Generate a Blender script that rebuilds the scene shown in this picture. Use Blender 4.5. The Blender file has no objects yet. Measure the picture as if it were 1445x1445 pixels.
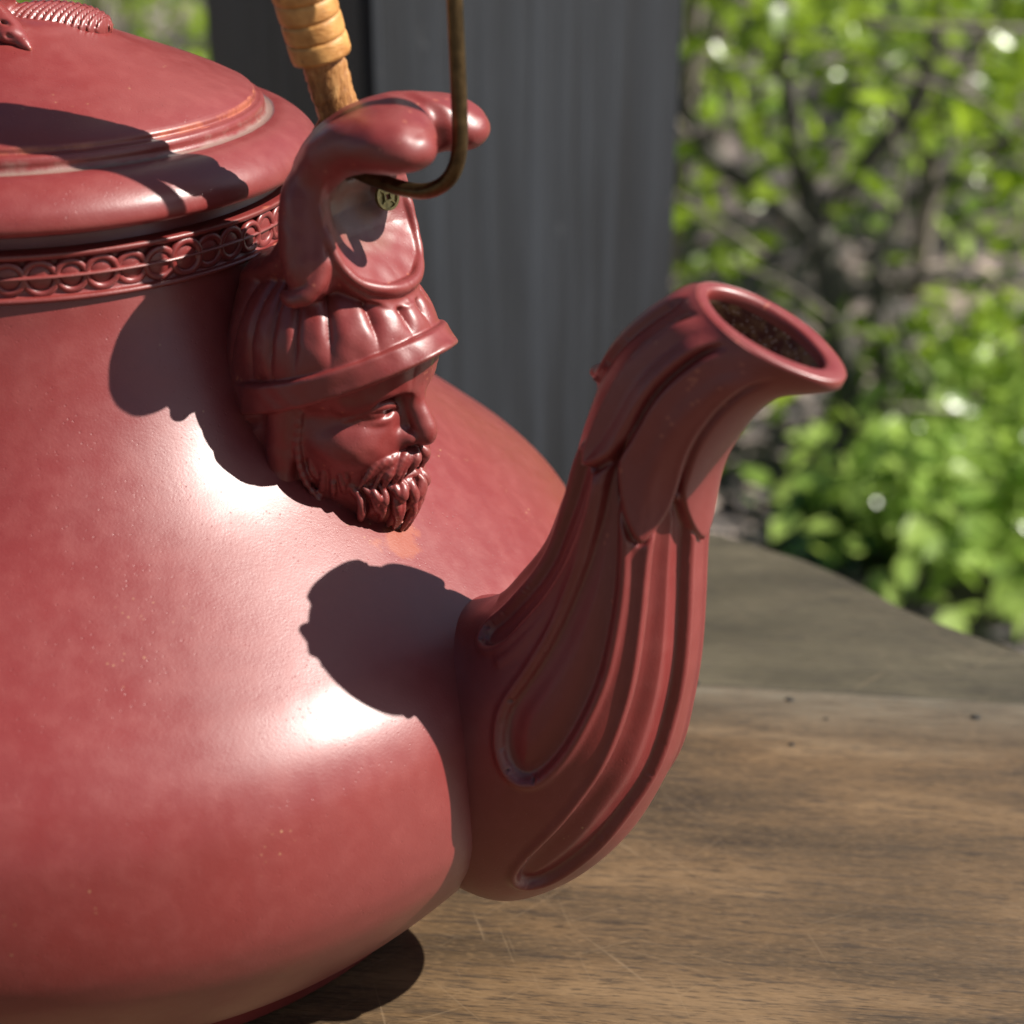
import bpy, bmesh, math, random
import numpy as np
from math import sin, cos, pi, radians, sqrt
from mathutils import Vector, Matrix

C = bpy.context.scene.collection
SC = bpy.context.scene
rnd = random.Random(7)
np.random.seed(3)

# ------------------------------------------------------------------ camera, sky, sun, exposure
TABLE = 0.72                      # table top above the ground (m)
TZ = -0.235                       # table top in pot coordinates (lid edge = 0)
ZL = TABLE - TZ                   # pot coordinates -> world z
cam_d = bpy.data.cameras.new('camera'); cam = bpy.data.objects.new('camera', cam_d); C.objects.link(cam)
cam.location = (0.14055, -0.49492, 0.12028 + ZL)
cam.rotation_euler = (radians(90 - 25.5), 0, 0)
cam_d.sensor_width = 36; cam_d.lens = 2400 / 1445 * 36
cam_d.clip_start = 0.02; cam_d.clip_end = 500
cam_d.dof.use_dof = True; cam_d.dof.focus_distance = 0.48; cam_d.dof.aperture_fstop = 9.0
SC.camera = cam

SUN_AZ, SUN_EL = -7.0, 43.0       # azimuth from +x towards +y, elevation
world = bpy.data.worlds.new('World'); SC.world = world; world.use_nodes = True
wn = world.node_tree.nodes; wn.clear()
wo = wn.new('ShaderNodeOutputWorld'); bg = wn.new('ShaderNodeBackground'); sky = wn.new('ShaderNodeTexSky')
sky.sky_type = 'NISHITA'; sky.sun_disc = False; sky.sun_elevation = radians(SUN_EL)
sky.sun_rotation = radians(90 - SUN_AZ); bg.inputs['Strength'].default_value = 0.05
world.node_tree.links.new(sky.outputs[0], bg.inputs[0]); world.node_tree.links.new(bg.outputs[0], wo.inputs[0])
sun_d = bpy.data.lights.new('sun', 'SUN'); sun_d.energy = 5.0; sun_d.angle = radians(0.5); sun_d.color = (1.0, 0.95, 0.87)
sun = bpy.data.objects.new('sun', sun_d); C.objects.link(sun)
sdir = Vector((cos(radians(SUN_EL)) * cos(radians(SUN_AZ)), cos(radians(SUN_EL)) * sin(radians(SUN_AZ)), sin(radians(SUN_EL))))
sun.rotation_euler = sdir.to_track_quat('Z', 'Y').to_euler(); sun.location = sdir * 20
SC.view_settings.view_transform = 'Standard'; SC.view_settings.look = 'None'
SC.view_settings.exposure = 0.85; SC.view_settings.gamma = 1.0; SC.view_settings.use_curve_mapping = False
SC.render.engine = 'CYCLES'
SC.cycles.use_denoising = True
SC.cycles.max_bounces = 8

# ------------------------------------------------------------------ node helpers
class NT:
    def __init__(s, name):
        s.m = bpy.data.materials.new(name); s.m.use_nodes = True
        s.t = s.m.node_tree; s.t.nodes.clear()
        s.out = s.n('ShaderNodeOutputMaterial')
        s.b = s.n('ShaderNodeBsdfPrincipled'); s.l(s.b.outputs[0], s.out.inputs[0])
    def n(s, t, **k):
        x = s.t.nodes.new(t)
        for a, b in k.items(): setattr(x, a, b)
        return x
    def l(s, a, b): s.t.links.new(a, b)
    def set(s, k, v):
        if hasattr(v, 'links') or hasattr(v, 'is_linked'): s.l(v, s.b.inputs[k])
        else: s.b.inputs[k].default_value = v
    def coord(s, scale=(1, 1, 1), rot=(0, 0, 0), kind='Object'):
        c = s.n('ShaderNodeTexCoord'); m = s.n('ShaderNodeMapping')
        m.inputs['Scale'].default_value = scale; m.inputs['Rotation'].default_value = rot
        if any(rot):                      # turn first, stretch after
            r = s.n('ShaderNodeMapping'); r.inputs['Rotation'].default_value = rot; m.inputs['Rotation'].default_value = (0, 0, 0)
            s.l(c.outputs[kind], r.inputs[0]); s.l(r.outputs[0], m.inputs[0])
        else: s.l(c.outputs[kind], m.inputs[0])
        return m.outputs[0]
    def noise(s, v, scale, detail=4, rough=.55, dist=0):
        x = s.n('ShaderNodeTexNoise'); s.l(v, x.inputs['Vector'])
        x.inputs['Scale'].default_value = scale; x.inputs['Detail'].default_value = detail
        x.inputs['Roughness'].default_value = rough; x.inputs['Distortion'].default_value = dist
        return x.outputs['Fac']
    def vor(s, v, scale, out='Distance', rand=1.0):
        x = s.n('ShaderNodeTexVoronoi'); s.l(v, x.inputs['Vector']); x.inputs['Scale'].default_value = scale
        x.inputs['Randomness'].default_value = rand
        return x.outputs[out]
    def ramp(s, f, stops, interp='LINEAR'):
        r = s.n('ShaderNodeValToRGB'); s.l(f, r.inputs[0]); e = r.color_ramp; e.interpolation = interp
        while len(e.elements) < len(stops): e.elements.new(.5)
        for q, (p, c) in zip(e.elements, stops):
            q.position = p; q.color = (c, c, c, 1) if isinstance(c, (int, float)) else (*c, 1)
        return r.outputs[0]
    def mix(s, f, a, b, mode='MIX'):
        x = s.n('ShaderNodeMix', data_type='RGBA', blend_type=mode)
        for i, v in ((0, f), (6, a), (7, b)):
            if isinstance(v, (int, float)): x.inputs[i].default_value = v
            elif isinstance(v, tuple): x.inputs[i].default_value = (*v, 1)
            else: s.l(v, x.inputs[i])
        return x.outputs[2]
    def math(s, op, a, b=0.0, clamp=False):
        x = s.n('ShaderNodeMath', operation=op); x.use_clamp = clamp
        for i, v in ((0, a), (1, b)):
            if isinstance(v, (int, float)): x.inputs[i].default_value = v
            else: s.l(v, x.inputs[i])
        return x.outputs[0]
    def bump(s, h, dist, strength=1.0, prev=None):
        x = s.n('ShaderNodeBump'); x.inputs['Distance'].default_value = dist; x.inputs['Strength'].default_value = strength
        s.l(h, x.inputs['Height'])
        if prev is not None: s.l(prev, x.inputs['Normal'])
        return x.outputs[0]

def clay(name, grain=1.0, smear=None, rough=.40, edge=.5, dust=.5, hollow=None, groove=None, coat=.5, spec=.55):
    t = NT(name); v = t.coord()
    big = t.noise(v, 22, 3); mid = t.noise(v, 160, 5, .6); fine = t.noise(v, 1500, 3, .6)
    col = t.ramp(big, [(.3, (.170, .0215, .0195)), (.7, (.190, .0245, .0225))])
    col = t.mix(t.ramp(mid, [(.45, 0.0), (.75, .2)]), col, (.28, .065, .055))
    # ochre flecks and chips
    fl = t.vor(v, 420, 'Distance'); patch = t.noise(v, 38, 3)
    f1 = t.math('MULTIPLY', t.ramp(fl, [(.10, 1.0), (.17, 0.0)]), t.ramp(patch, [(.62, 0.0), (.70, .7)]))
    col = t.mix(f1, col, (.42, .24, .12))
    geo = t.n('ShaderNodeNewGeometry')
    if dust:
        p = t.ramp(geo.outputs['Pointiness'], [(.40, dust), (.485, 0.0)])
        col = t.mix(p, col, (.20, .15, .115))
    if edge:
        p = t.ramp(geo.outputs['Pointiness'], [(.535, 0.0), (.60, edge)])
        col = t.mix(p, col, (.42, .13, .075))
    if smear:
        c = t.n('ShaderNodeTexCoord'); d = t.n('ShaderNodeVectorMath', operation='DISTANCE')
        mp = t.n('ShaderNodeMapping'); mp.vector_type = 'POINT'
        t.l(c.outputs['Object'], d.inputs[0]); d.inputs[1].default_value = smear
        wob = t.math('MULTIPLY', t.noise(v, 130, 4), .016)
        dd = t.math('MULTIPLY', t.math('ADD', d.outputs['Value'], t.math('SUBTRACT', wob, .008)), 100)
        m = t.ramp(dd, [(.72, .75), (.90, 0.0)])
        col = t.mix(m, col, (.27, .058, .022))
    if groove:
        c = t.n('ShaderNodeTexCoord'); fl_ = t.n('ShaderNodeVectorMath', operation='MULTIPLY'); fl_.inputs[1].default_value = (1, 1, 0); t.l(c.outputs['Object'], fl_.inputs[0])
        ln = t.n('ShaderNodeVectorMath', operation='LENGTH'); t.l(fl_.outputs[0], ln.inputs[0])
        dd = t.math('ABSOLUTE', t.math('SUBTRACT', t.math('ADD', ln.outputs['Value'], t.math('MULTIPLY', t.math('SUBTRACT', mid, .5), .002)), groove)); dd = t.math('MULTIPLY', dd, 200)
        col = t.mix(t.ramp(dd, [(.14, .6), (.30, 0.0)]), col, (.24, .20, .165))
        up_ = t.math('SUBTRACT', groove - .0042, ln.outputs['Value'])
        col = t.mix(t.math('MULTIPLY', t.ramp(t.math('MULTIPLY', t.math('ABSOLUTE', up_), 300), [(.08, .55), (.20, 0.0)]), t.ramp(t.noise(v, 90, 4, .7), [(.46, .1), (.62, 1.0)])), col, (.42, .12, .055))
    if hollow:
        c = t.n('ShaderNodeTexCoord'); d = t.n('ShaderNodeVectorMath', operation='DISTANCE'); t.l(c.outputs['Object'], d.inputs[0]); d.inputs[1].default_value = hollow
        dd = t.math('ADD', d.outputs['Value'], t.math('MULTIPLY', t.noise(v, 200, 5), .008)); dd = t.math('MULTIPLY', dd, 30)
        col = t.mix(t.ramp(dd, [(.36, .6), (.66, 0.0)]), col, (.20, .15, .105))
    t.set('Base Color', col)
    smudge = t.noise(t.coord((60, 60, 14)), 1.0, 5, .65); rub = t.ramp(smudge, [(.42, 0.0), (.66, 1.0)])
    col = t.mix(t.math('MULTIPLY', rub, .05), col, (.25, .085, .075)); t.set('Base Color', col)
    t.set('Roughness', t.math('ADD', t.ramp(mid, [(.3, rough - .05), (.7, rough + .07)]), t.math('MULTIPLY', rub, .05)))
    t.set('Coat Roughness', t.math('ADD', .30, t.math('MULTIPLY', rub, .06)))
    t.set('Specular IOR Level', spec); t.set('Coat Weight', coat)
    pits = t.ramp(t.vor(v, 520), [(.0, 0.0), (.16, 1.0)])
    pm = t.math('MAXIMUM', pits, t.ramp(patch, [(.42, 1.0), (.58, 0.0)]))
    h = t.bump(mid, .0008 * grain, .09)
    h = t.bump(fine, .0002 * grain, .30, h)
    h = t.bump(pm, .0003 * grain, .4, h)
    t.set('Normal', h)
    return t.m

def simple(name, col, rough=.6, bump=None, metal=0.0, var=.25, scale=60):
    t = NT(name); v = t.coord(); n = t.noise(v, scale, 4)
    a = tuple(c * (1 - var) for c in col); b = tuple(c * (1 + var) for c in col)
    t.set('Base Color', t.ramp(n, [(.3, a), (.7, b)])); t.set('Roughness', rough); t.set('Metallic', metal)
    if bump: t.set('Normal', t.bump(n, bump, .6))
    return t.m

# ------------------------------------------------------------------ mesh helpers
def mesh(name, V, F, mat, smooth=True):
    me = bpy.data.meshes.new(name)
    V = np.asarray(V, dtype=np.float32)
    if isinstance(F, np.ndarray):
        me.vertices.add(len(V)); me.vertices.foreach_set('co', V.ravel())
        k = F.shape[1]; me.loops.add(F.size); me.polygons.add(len(F))
        me.loops.foreach_set('vertex_index', F.astype(np.int32).ravel())
        me.polygons.foreach_set('loop_start', np.arange(0, F.size, k, dtype=np.int32))
        me.update(calc_edges=True); me.validate()
    else:
        me.from_pydata([tuple(map(float, v)) for v in V], [], F)
    if smooth: me.polygons.foreach_set('use_smooth', [True] * len(me.polygons))
    if mat: me.materials.append(mat)
    me.update()
    return me
def link(name, data, parent=None, loc=(0, 0, 0), rot=(0, 0, 0)):
    o = bpy.data.objects.new(name, data); C.objects.link(o); o.location = loc; o.rotation_euler = rot
    if parent: o.parent = parent
    return o
def thing(o, label, cat, group=None):
    o['label'] = label; o['category'] = cat
    if group: o['group'] = group
    return o
def grid_faces(n, m, wrap=True, flip=False):
    i, j = np.meshgrid(np.arange(n - 1), np.arange(m if wrap else m - 1), indexing='ij')
    a = i * m + j; b = i * m + (j + 1) % m; c = (i + 1) * m + (j + 1) % m; d = (i + 1) * m + j
    f = np.stack([a, b, c, d], -1).reshape(-1, 4)
    return f[:, ::-1].copy() if flip else f
def lathe(name, prof, seg, mat, parent, wob=0.0):
    P = np.array(prof, float); th = np.linspace(0, 2 * pi, seg, endpoint=False)
    R = P[:, 0:1] * (1 + 0 * th); 
    if wob: R = R + wob * (np.sin(3 * th + P[:, 1:2] * 60) * .5 + np.sin(5 * th + 1.3 + P[:, 1:2] * 90) * .3)
    V = np.stack([R * np.cos(th), R * np.sin(th), P[:, 1:2] - TZ + 0 * R], -1).reshape(-1, 3)
    return link(name, mesh(name, V, grid_faces(len(P), seg), mat), parent)
def cat(P, n):
    P = np.array(P, float); m = len(P); s = np.linspace(0, m - 1, n); i = np.clip(s.astype(int), 0, m - 2); t = (s - i)[:, None]
    g = lambda k: P[np.clip(k, 0, m - 1)]
    p1, p2 = g(i), g(i + 1)
    p0 = np.where((i > 0)[:, None], g(i - 1), 2 * p1 - p2); p3 = np.where((i < m - 2)[:, None], g(i + 2), 2 * p2 - p1)
    return .5 * (2 * p1 + (p2 - p0) * t + (2 * p0 - 5 * p1 + 4 * p2 - p3) * t**2 + (3 * p1 - p0 - 3 * p2 + p3) * t**3)
def tube_vf(P, R, seg=16, cap=True):
    P = np.array(P, float); R = np.broadcast_to(np.asarray(R, float), (len(P),))
    T = np.gradient(P, axis=0); T /= np.linalg.norm(T, axis=1)[:, None] + 1e-12
    n = np.cross(T[0], (0, 0, 1.)); n = n if np.linalg.norm(n) > .1 else np.cross(T[0], (0, 1., 0)); n /= np.linalg.norm(n)
    V = []; th = np.linspace(0, 2 * pi, seg, endpoint=False)
    for p, t, r in zip(P, T, R):
        n = n - t * (n @ t); n /= np.linalg.norm(n); b = np.cross(t, n)
        V.append(p + r * (np.cos(th)[:, None] * n + np.sin(th)[:, None] * b))
    V = np.concatenate(V); F = grid_faces(len(P), seg).tolist()
    if cap:
        F.append(list(range(seg))[::-1]); F.append([(len(P) - 1) * seg + k for k in range(seg)])
    return V, F

PHI = radians(-30.0)
def uwz(A):                      # (u outward along the spout, w towards the near side, z) in mm -> teapot local metres
    A = np.asarray(A, float) / 1000
    u, w, z = A[..., 0], A[..., 1], A[..., 2]
    return np.stack([u * cos(PHI) + w * sin(PHI), u * sin(PHI) - w * cos(PHI), z - TZ], -1)

# ------------------------------------------------------------------ signed-distance sculpting
class Sculpt:
    def __init__(s, lo, hi, h):
        s.h = h; s.lo = np.array(lo, float)
        n = [int((b - a) / h) + 1 for a, b in zip(lo, hi)]
        s.ax = [np.float32(lo[k]) + np.arange(n[k], dtype=np.float32) * np.float32(h) for k in range(3)]
        s.F = np.full(n, 9.0, np.float32)
    def sl(s, lo, hi):
        out = []
        for k in range(3):
            a = 0 if lo is None else max(0, int((lo[k] - s.lo[k]) / s.h)); b = s.F.shape[k] if hi is None else min(s.F.shape[k], int((hi[k] - s.lo[k]) / s.h) + 2)
            out.append(slice(a, max(a, b)))
        return tuple(out)
    def op(s, fn, lo=None, hi=None, k=1.0, mode='add'):
        sl = s.sl(lo, hi); A = s.F[sl]
        if A.size == 0: return
        u = s.ax[0][sl[0]][:, None, None]; w = s.ax[1][sl[1]][None, :, None]; z = s.ax[2][sl[2]][None, None, :]
        if mode == 'disp': A += fn(u, w, z, A).astype(np.float32); return
        D = fn(u, w, z).astype(np.float32)
        if mode == 'add':
            m = np.maximum(k - np.abs(A - D), 0) / k; s.F[sl] = np.minimum(A, D) - m * m * (k * .25)
        else:
            m = np.maximum(k - np.abs(A + D), 0) / k; s.F[sl] = np.maximum(A, -D) + m * m * (k * .25)
    def cap(s, a, b, r1, r2=None, k=1.0, mode='add', zs=1.0):
        r2 = r1 if r2 is None else r2
        a = np.array(a, np.float32); b = np.array(b, np.float32); M = max(r1, r2) + k + 1.5
        a = a * np.array((1, 1, zs), np.float32); b = b * np.array((1, 1, zs), np.float32); d = b - a; L2 = float(d @ d) + 1e-9
        def fn(u, w, z):
            z = z * zs
            t = np.clip(((u - a[0]) * d[0] + (w - a[1]) * d[1] + (z - a[2]) * d[2]) / L2, 0, 1)
            return (np.sqrt((u - a[0] - t * d[0])**2 + (w - a[1] - t * d[1])**2 + (z - a[2] - t * d[2])**2) - (r1 + (r2 - r1) * t)) / (.5 + .5 * zs)
        q = np.array((1, 1, 1 / zs)); s.op(fn, np.minimum(a, b) * q - M, np.maximum(a, b) * q + M, k, mode)
    def chain(s, P, R, k=1.0, mode='add', zs=1.0):
        R = np.interp(np.linspace(0, 1, len(P)), np.linspace(0, 1, len(R)), R) if len(R) != len(P) else R
        for i in range(len(P) - 1): s.cap(P[i], P[i + 1], R[i], R[i + 1], k, mode, zs)
    def ell(s, c, r, k=1.0, mode='add', rot=0.0):       # rot: pitch about w
        M = max(r) + k + 1.5; cr, sr = cos(rot), sin(rot)
        def fn(u, w, z):
            x = (u - c[0]) * cr + (z - c[2]) * sr; zz = -(u - c[0]) * sr + (z - c[2]) * cr; y = w - c[1]
            k0 = np.sqrt((x / r[0])**2 + (y / r[1])**2 + (zz / r[2])**2)
            k1 = np.sqrt((x / r[0]**2)**2 + (y / r[1]**2)**2 + (zz / r[2]**2)**2) + 1e-6
            return k0 * (k0 - 1) / k1
        s.op(fn, np.array(c) - M, np.array(c) + M, k, mode)
    def extract(s, mirror=True):
        F = s.F
        if mirror: F = np.concatenate([F[:, :0:-1], F], 1); lo = np.array([s.lo[0], -s.ax[1][-1], s.lo[2]])
        else: lo = s.lo
        F = F.copy(); F[0] = F[-1] = 5; F[:, 0] = F[:, -1] = 5; F[:, :, 0] = F[:, :, -1] = 5
        n = np.array(F.shape); I = F < 0
        c = n - 1; cnt = np.zeros(c, np.int8)
        for dx in (0, 1):
            for dy in (0, 1):
                for dz in (0, 1): cnt += I[dx:c[0] + dx, dy:c[1] + dy, dz:c[2] + dz]
        act = np.argwhere((cnt > 0) & (cnt < 8)); idx = np.full(c, -1, np.int32)
        idx[act[:, 0], act[:, 1], act[:, 2]] = np.arange(len(act))
        corner = {}
        for o in [(x, y, z) for x in (0, 1) for y in (0, 1) for z in (0, 1)]:
            corner[o] = F[act[:, 0] + o[0], act[:, 1] + o[1], act[:, 2] + o[2]]
        S = np.zeros((len(act), 3), np.float32); K = np.zeros(len(act), np.float32)
        for a in corner:
            for ax in range(3):
                if a[ax] == 0:
                    b = list(a); b[ax] = 1; b = tuple(b)
                    fa, fb = corner[a], corner[b]; m = (fa < 0) != (fb < 0)
                    t = np.where(m, fa / np.where(m, fa - fb, 1), 0)
                    p = np.array(a, np.float32)[None] * np.ones((len(act), 1), np.float32); p[:, ax] = t
                    S += np.where(m[:, None], p, 0); K += m
        V = lo + (act + S / K[:, None]) * s.h
        Q = []
        for ax in range(3):
            o1, o2 = [(1, 2), (2, 0), (0, 1)][ax]
            a = [slice(None)] * 3; b = [slice(None)] * 3; a[ax] = slice(0, -1); b[ax] = slice(1, None)
            A, B = I[tuple(a)], I[tuple(b)]
            e = np.argwhere(A != B); e = e[(e[:, o1] > 0) & (e[:, o2] > 0) & (e[:, o1] < c[o1]) & (e[:, o2] < c[o2])]
            sgn = A[e[:, 0], e[:, 1], e[:, 2]]
            def g(d1, d2):
                q = e.copy(); q[:, o1] -= d1; q[:, o2] -= d2; return idx[q[:, 0], q[:, 1], q[:, 2]]
            q = np.stack([g(1, 1), g(0, 1), g(0, 0), g(1, 0)], -1)
            q[~sgn] = q[~sgn][:, ::-1]; Q.append(q)
        return V, np.concatenate(Q)
# ------------------------------------------------------------------ the helmeted head on the shoulder
def sculpt_head(h):
    S = Sculpt((60, 0, -101), (154, 33, 37), h)
    # --- helmet dome with gadroons
    def dome(u, w, z):
        c = (107.0, 0.0, -36.5); r = (29.5, 26.0, 23.5)
        x, y, q = (u - c[0]), w - c[1], (z - c[2])
        k0 = np.sqrt((x / r[0])**2 + (y / r[1])**2 + (q / r[2])**2); k1 = np.sqrt((x / r[0]**2)**2 + (y / r[1]**2)**2 + (q / r[2]**2)**2) + 1e-6
        d = k0 * (k0 - 1) / k1
        ph = np.arctan2(w, u - 103.0)
        rib = (1 - np.abs(np.cos(9 * (ph + .045 * np.sin(4.3 * ph)) + .12 * np.sin(q * .2))))**1.9 * (1.25 - .45 * np.clip(ph / 1.3, 0, 1.4))
        tb = np.clip((u - 92) / 50, -.4, 1.1); zb = z - (-46.4 + 15.0 * tb + 4.0 * tb**3)
        return d + 1.9 * rib * np.clip((np.hypot(x, y) - 6) / 10, 0, 1) * np.clip(zb / 8, .15, 1)
    S.op(dome, None, None, 1.0)
    # --- neck guard and cheek mass blending to the pot
    S.ell((92, 0, -58), (22, 22.5, 36), 5)
    S.cap((104, 20.5, -50), (100, 20.0, -74), 5.0, 4.0, 3)
    S.cap((100, 20.0, -74), (108, 14.0, -87), 4.0, 3.0, 3)
    # --- face
    S.ell((107, 0, -60), (24.5, 19.2, 31), 3)
    S.ell((122, 0, -47), (11.5, 15, 8), 4)                        # forehead
    S.chain(cat([(129.0, 2.2, -44.6), (126.0, 7.0, -44.0), (122.6, 12.0, -44.6), (118.2, 16.4, -48.0)], 12), [1.8, 2.0, 1.8, 1.2], 2.4)       # brow
    S.cap((126, 11, -44.8), (120.5, 16.5, -48), 2.4, 2.2, 3)
    S.ell((133.8, 9.4, -50.6), (8.2, 6.0, 4.0), 2.0, 'sub')         # eye socket
    S.cap((131.2, 4.6, -49), (131.0, 5.4, -56.5), 1.0, .6, 3.0, 'sub')
    S.ell((115.6, 13.2, -61.0), (8.4, 6.2, 6.0), 6)               # cheek
    S.ell((122.6, 9.2, -51.4), (5.4, 5.2, 4.0), .5)               # eyeball
    up = [(128.2, 4.4, -52.2), (128.8, 6.8, -50.2), (127.9, 9.8, -49.6), (125.2, 13.0, -50.6), (120.2, 16.4, -53.2)]
    S.chain(cat(up, 14), [.8, 1.15, 1.3, 1.1, .6], .6)
    lowr = [(128.0, 4.5, -52.8), (128.0, 7.4, -54.3), (126.3, 10.6, -54.5), (122.0, 14.6, -53.6)]
    S.chain(cat(lowr, 12), [.5, .75, .75, .5], 1.0)
    S.ell((118.6, 9.8, -62.0), (8.2, 6.6, 6.6), 5)
    S.chain(cat([(127.4, 4.6, -48.0), (126.4, 9.4, -47.0), (122.0, 14.4, -48.8)], 10), [.6, .7, .4], .8, 'sub')   # crease over the lid
    # nose
    S.chain(cat([(130.4, 0, -46), (131.6, 0, -50), (133.8, 0, -55), (135.6, 0, -59.6)], 10), [2.6, 1.8, 2.0, 2.5], 2.4)
    S.cap((135.0, 0, -60.4), (132.0, 0, -62.4), 2.5, 1.9, 1.5)
    S.ell((131.0, 3.4, -60.8), (3.0, 1.9, 2.0), 2.2)
    S.cap((133.3, 2.1, -63.4), (130.5, 2.8, -62.9), 1.0, .7, .5, 'sub')      # nostril
    # mouth block, moustache, beard
    S.ell((119.5, 0, -69.0), (11.0, 9.5, 8.5), 3)
    S.cap((130.6, 0, -72.6), (128.6, 4.5, -72.8), 1.5, 1.2, 1.0)             # lower lip
    S.cap((133, 0, -70.8), (128.0, 6.5, -71.6), 1.0, .6, .8, 'sub')          # mouth gap
    rr = random.Random(5)
    for k in range(7):                                                       # moustache strands, drooping outwards
        a = k / 6; j = lambda q: rr.uniform(-q, q)
        p0 = (132.6 - 4.8 * a**1.3, .9 + 6.0 * a**1.4, -64.4 - .2 * a); p1 = (133.2 - 6.6 * a, 2.2 + 9.0 * a + j(.3), -66.6 + .8 * a)
        p2 = (132.6 - 8.2 * a, 3.0 + 11.0 * a + j(.8), -69.8 + .4 * a + j(.7)); p3 = (130.6 - 8.4 * a, 2.6 + 12.4 * a + j(1.0), -73.0 - 1.6 * sin(pi * a) + j(1.7))
        S.chain(cat([p0, p1, p2, p3], 12), [.8, 1.4 + j(.4), 1.3 + j(.4), .25], .15)
    S.ell((117.0, 0, -80.5), (11.4, 10.5, 11), 3)
    S.cap((115.5, 0, -83), (118.5, 0, -91.0), 7.0, 4.0, 3)
    for k in range(17):                                                      # beard locks in two layers
        a = (k % 9) / 8; ly = k // 9; j = lambda q: rr.uniform(-q, q)
        w0 = .8 + 12.6 * a + (.8 if ly else 0); ub = 128.9 - 9.0 * a**1.5; L = (19.0 - 7.0 * a + j(1.8)) * (.55 + j(.08) if ly else 1); ph = k * 2.1 + j(.5)
        g = lambda t: (ub + 2.9 * sin(pi * min(1, t * .95 + .05)) - 3.0 * t**2 + (.9 if ly else 0), w0 * (1 - .45 * t * t) + .75 * (sin(2.0 * pi * t + ph) - sin(ph)), -73.2 - .10 * w0 + ly * .4 - L * t)
        r = 1.15 + j(.25); S.chain(np.array([g(t) for t in np.linspace(0, 1, 15)]), [.6, r, r * 1.15, r * .85, .2], .3)
    for k in range(9):                                                       # side whiskers: short wavy tufts up the jaw
        a = (k % 5) / 4; ly = k // 5; zt = -64.5 - 4.5 * ly + 2.2 * sin(k * 2.3); uo = 118.5 - 10.5 * a + (1.2 if ly else 0)
        fw = lambda u, z: 19.2 * sqrt(max(.05, 1 - ((u - 107) / 24.5)**2 - ((z + 60) / 31)**2))
        Q = [(uo + .9 * sin(4.2 * t + k), fw(uo + 1.5 * t, zt - 11 * t) - .9 + 1.1 * sin(pi * t), zt - 11 * t) for t in np.linspace(0, 1, 9)]
        S.chain(np.array(Q), [.2, .9, 1.0, .8, .2], .5)
    # --- cheek strap / side hair in front of the ear, with the seam behind it
    S.chain(cat([(108.5, 20.8, -52), (107.2, 20.9, -62), (108, 19.6, -72), (112, 15.6, -81), (116.5, 10.5, -88)], 16), [.7, .8, .8, .7, .4], 1.2)
    S.cap((96, 24, -56.5), (92, 23, -58.5), 2.0, 1.6, .8, 'sub')             # gap behind the band
    # --- brim: a tilted band that runs forward into a peak
    def band(u, w, z):
        t = np.clip((u - 92) / 50, -.4, 1.1); zc = -50.4 + 15.4 * t + 3.8 * t**3; hh = 4.5 - .8 * t
        q = z - zc
        fr = np.clip((u - 122) / 20, 0, 1)
        sc = 1 + fr * np.clip(.20 - .05 * q, -.1, .45) * .50
        x, y = (u - 107) / sc, w
        rr = (30.6, 27.6); k0 = np.sqrt((x / rr[0])**2 + (y / rr[1])**2); k1 = np.sqrt((x / rr[0]**2)**2 + (y / rr[1]**2)**2) + 1e-6
        d1 = k0 * (k0 - 1) / k1; d2 = np.abs(q) - hh
        a, b = d1 + 1.3, d2 + 1.3
        return np.minimum(np.maximum(a, b), 0) + np.hypot(np.maximum(a, 0), np.maximum(b, 0)) - 1.3
    S.op(band, (76, 0, -62), (154, 33, -20), .8)
    # --- the curled cowl: hollow shield, side ribs, two lobes
    zk = np.array([-27, -23, -18, -12, -6, 0, 6, 10, 14, 18, 24.]); 
    fl = np.array([133.5, 132.0, 128.6, 123.0, 117.2, 113.2, 111.6, 111.8, 113.5, 116, 119.]); bk = np.array([80, 82, 86.5, 93, 97.5, 100.3, 102.6, 104.2, 106.2, 109, 114.])
    rb = np.array([-3.5, -2.6, -1.2, .8, 3.2, 5.4, 6.0, 6.2, 6.0, 5, 4.])
    def shield(u, w, z):
        zz = z.ravel(); f = np.interp(zz, zk, fl)[None, None, :].astype(np.float32); b = np.interp(zz, zk, bk)[None, None, :].astype(np.float32); r = np.interp(zz, zk, rb)[None, None, :].astype(np.float32)
        s = np.clip(w / 18.5, 0, 1.3)
        front = u - (f + r * (s**2.6) - .9 * np.clip((z + 14) / -10, 0, 1) * s * s * 4)
        back = (b + np.clip(w - 7, 0, 30)**2 * .07) - u
        # rounded U outline in the (w, z) plane, bottom centre at z=-6
        q = np.hypot(w, np.minimum(z + 4.0, 0)) - (20.0 + .05 * np.clip(z + 5, 0, 20))
        top = z - 25
        m = np.stack(np.broadcast_arrays(front * .86, back * .8, q, top))
        a = np.maximum(m[0] + 2.3, 0)**2 + np.maximum(m[1] + 5, 0)**2 * .25 + np.maximum(m[2] + 2.3, 0)**2 + np.maximum(m[3] + 2.3, 0)**2
        return np.minimum(np.maximum(np.maximum(m[0], m[1]), np.maximum(m[2], m[3])) + 2.3, 0) + np.sqrt(a) - 2.3
    S.op(shield, (74, 0, -34), (140, 30, 32), 1.3)
    S.ell((89, 0, -27), (10, 13, 12), 5)                                     # back of the cowl into the dome
    # drape falling beside the shield, turned out at its end
    S.chain(cat([(110.5, 15.5, 9), (110.5, 17.0, 0), (111.8, 17.8, -8), (113.5, 18.8, -14.0)], 12), [4.6, 5.0, 5.6, 5.2], 3.5)
    S.chain(cat([(116.5, 18.5, -3), (117.6, 20.2, -9), (117.6, 21.6, -13.6)], 9), [1.8, 2.0, 1.6], 1.4)
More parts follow.
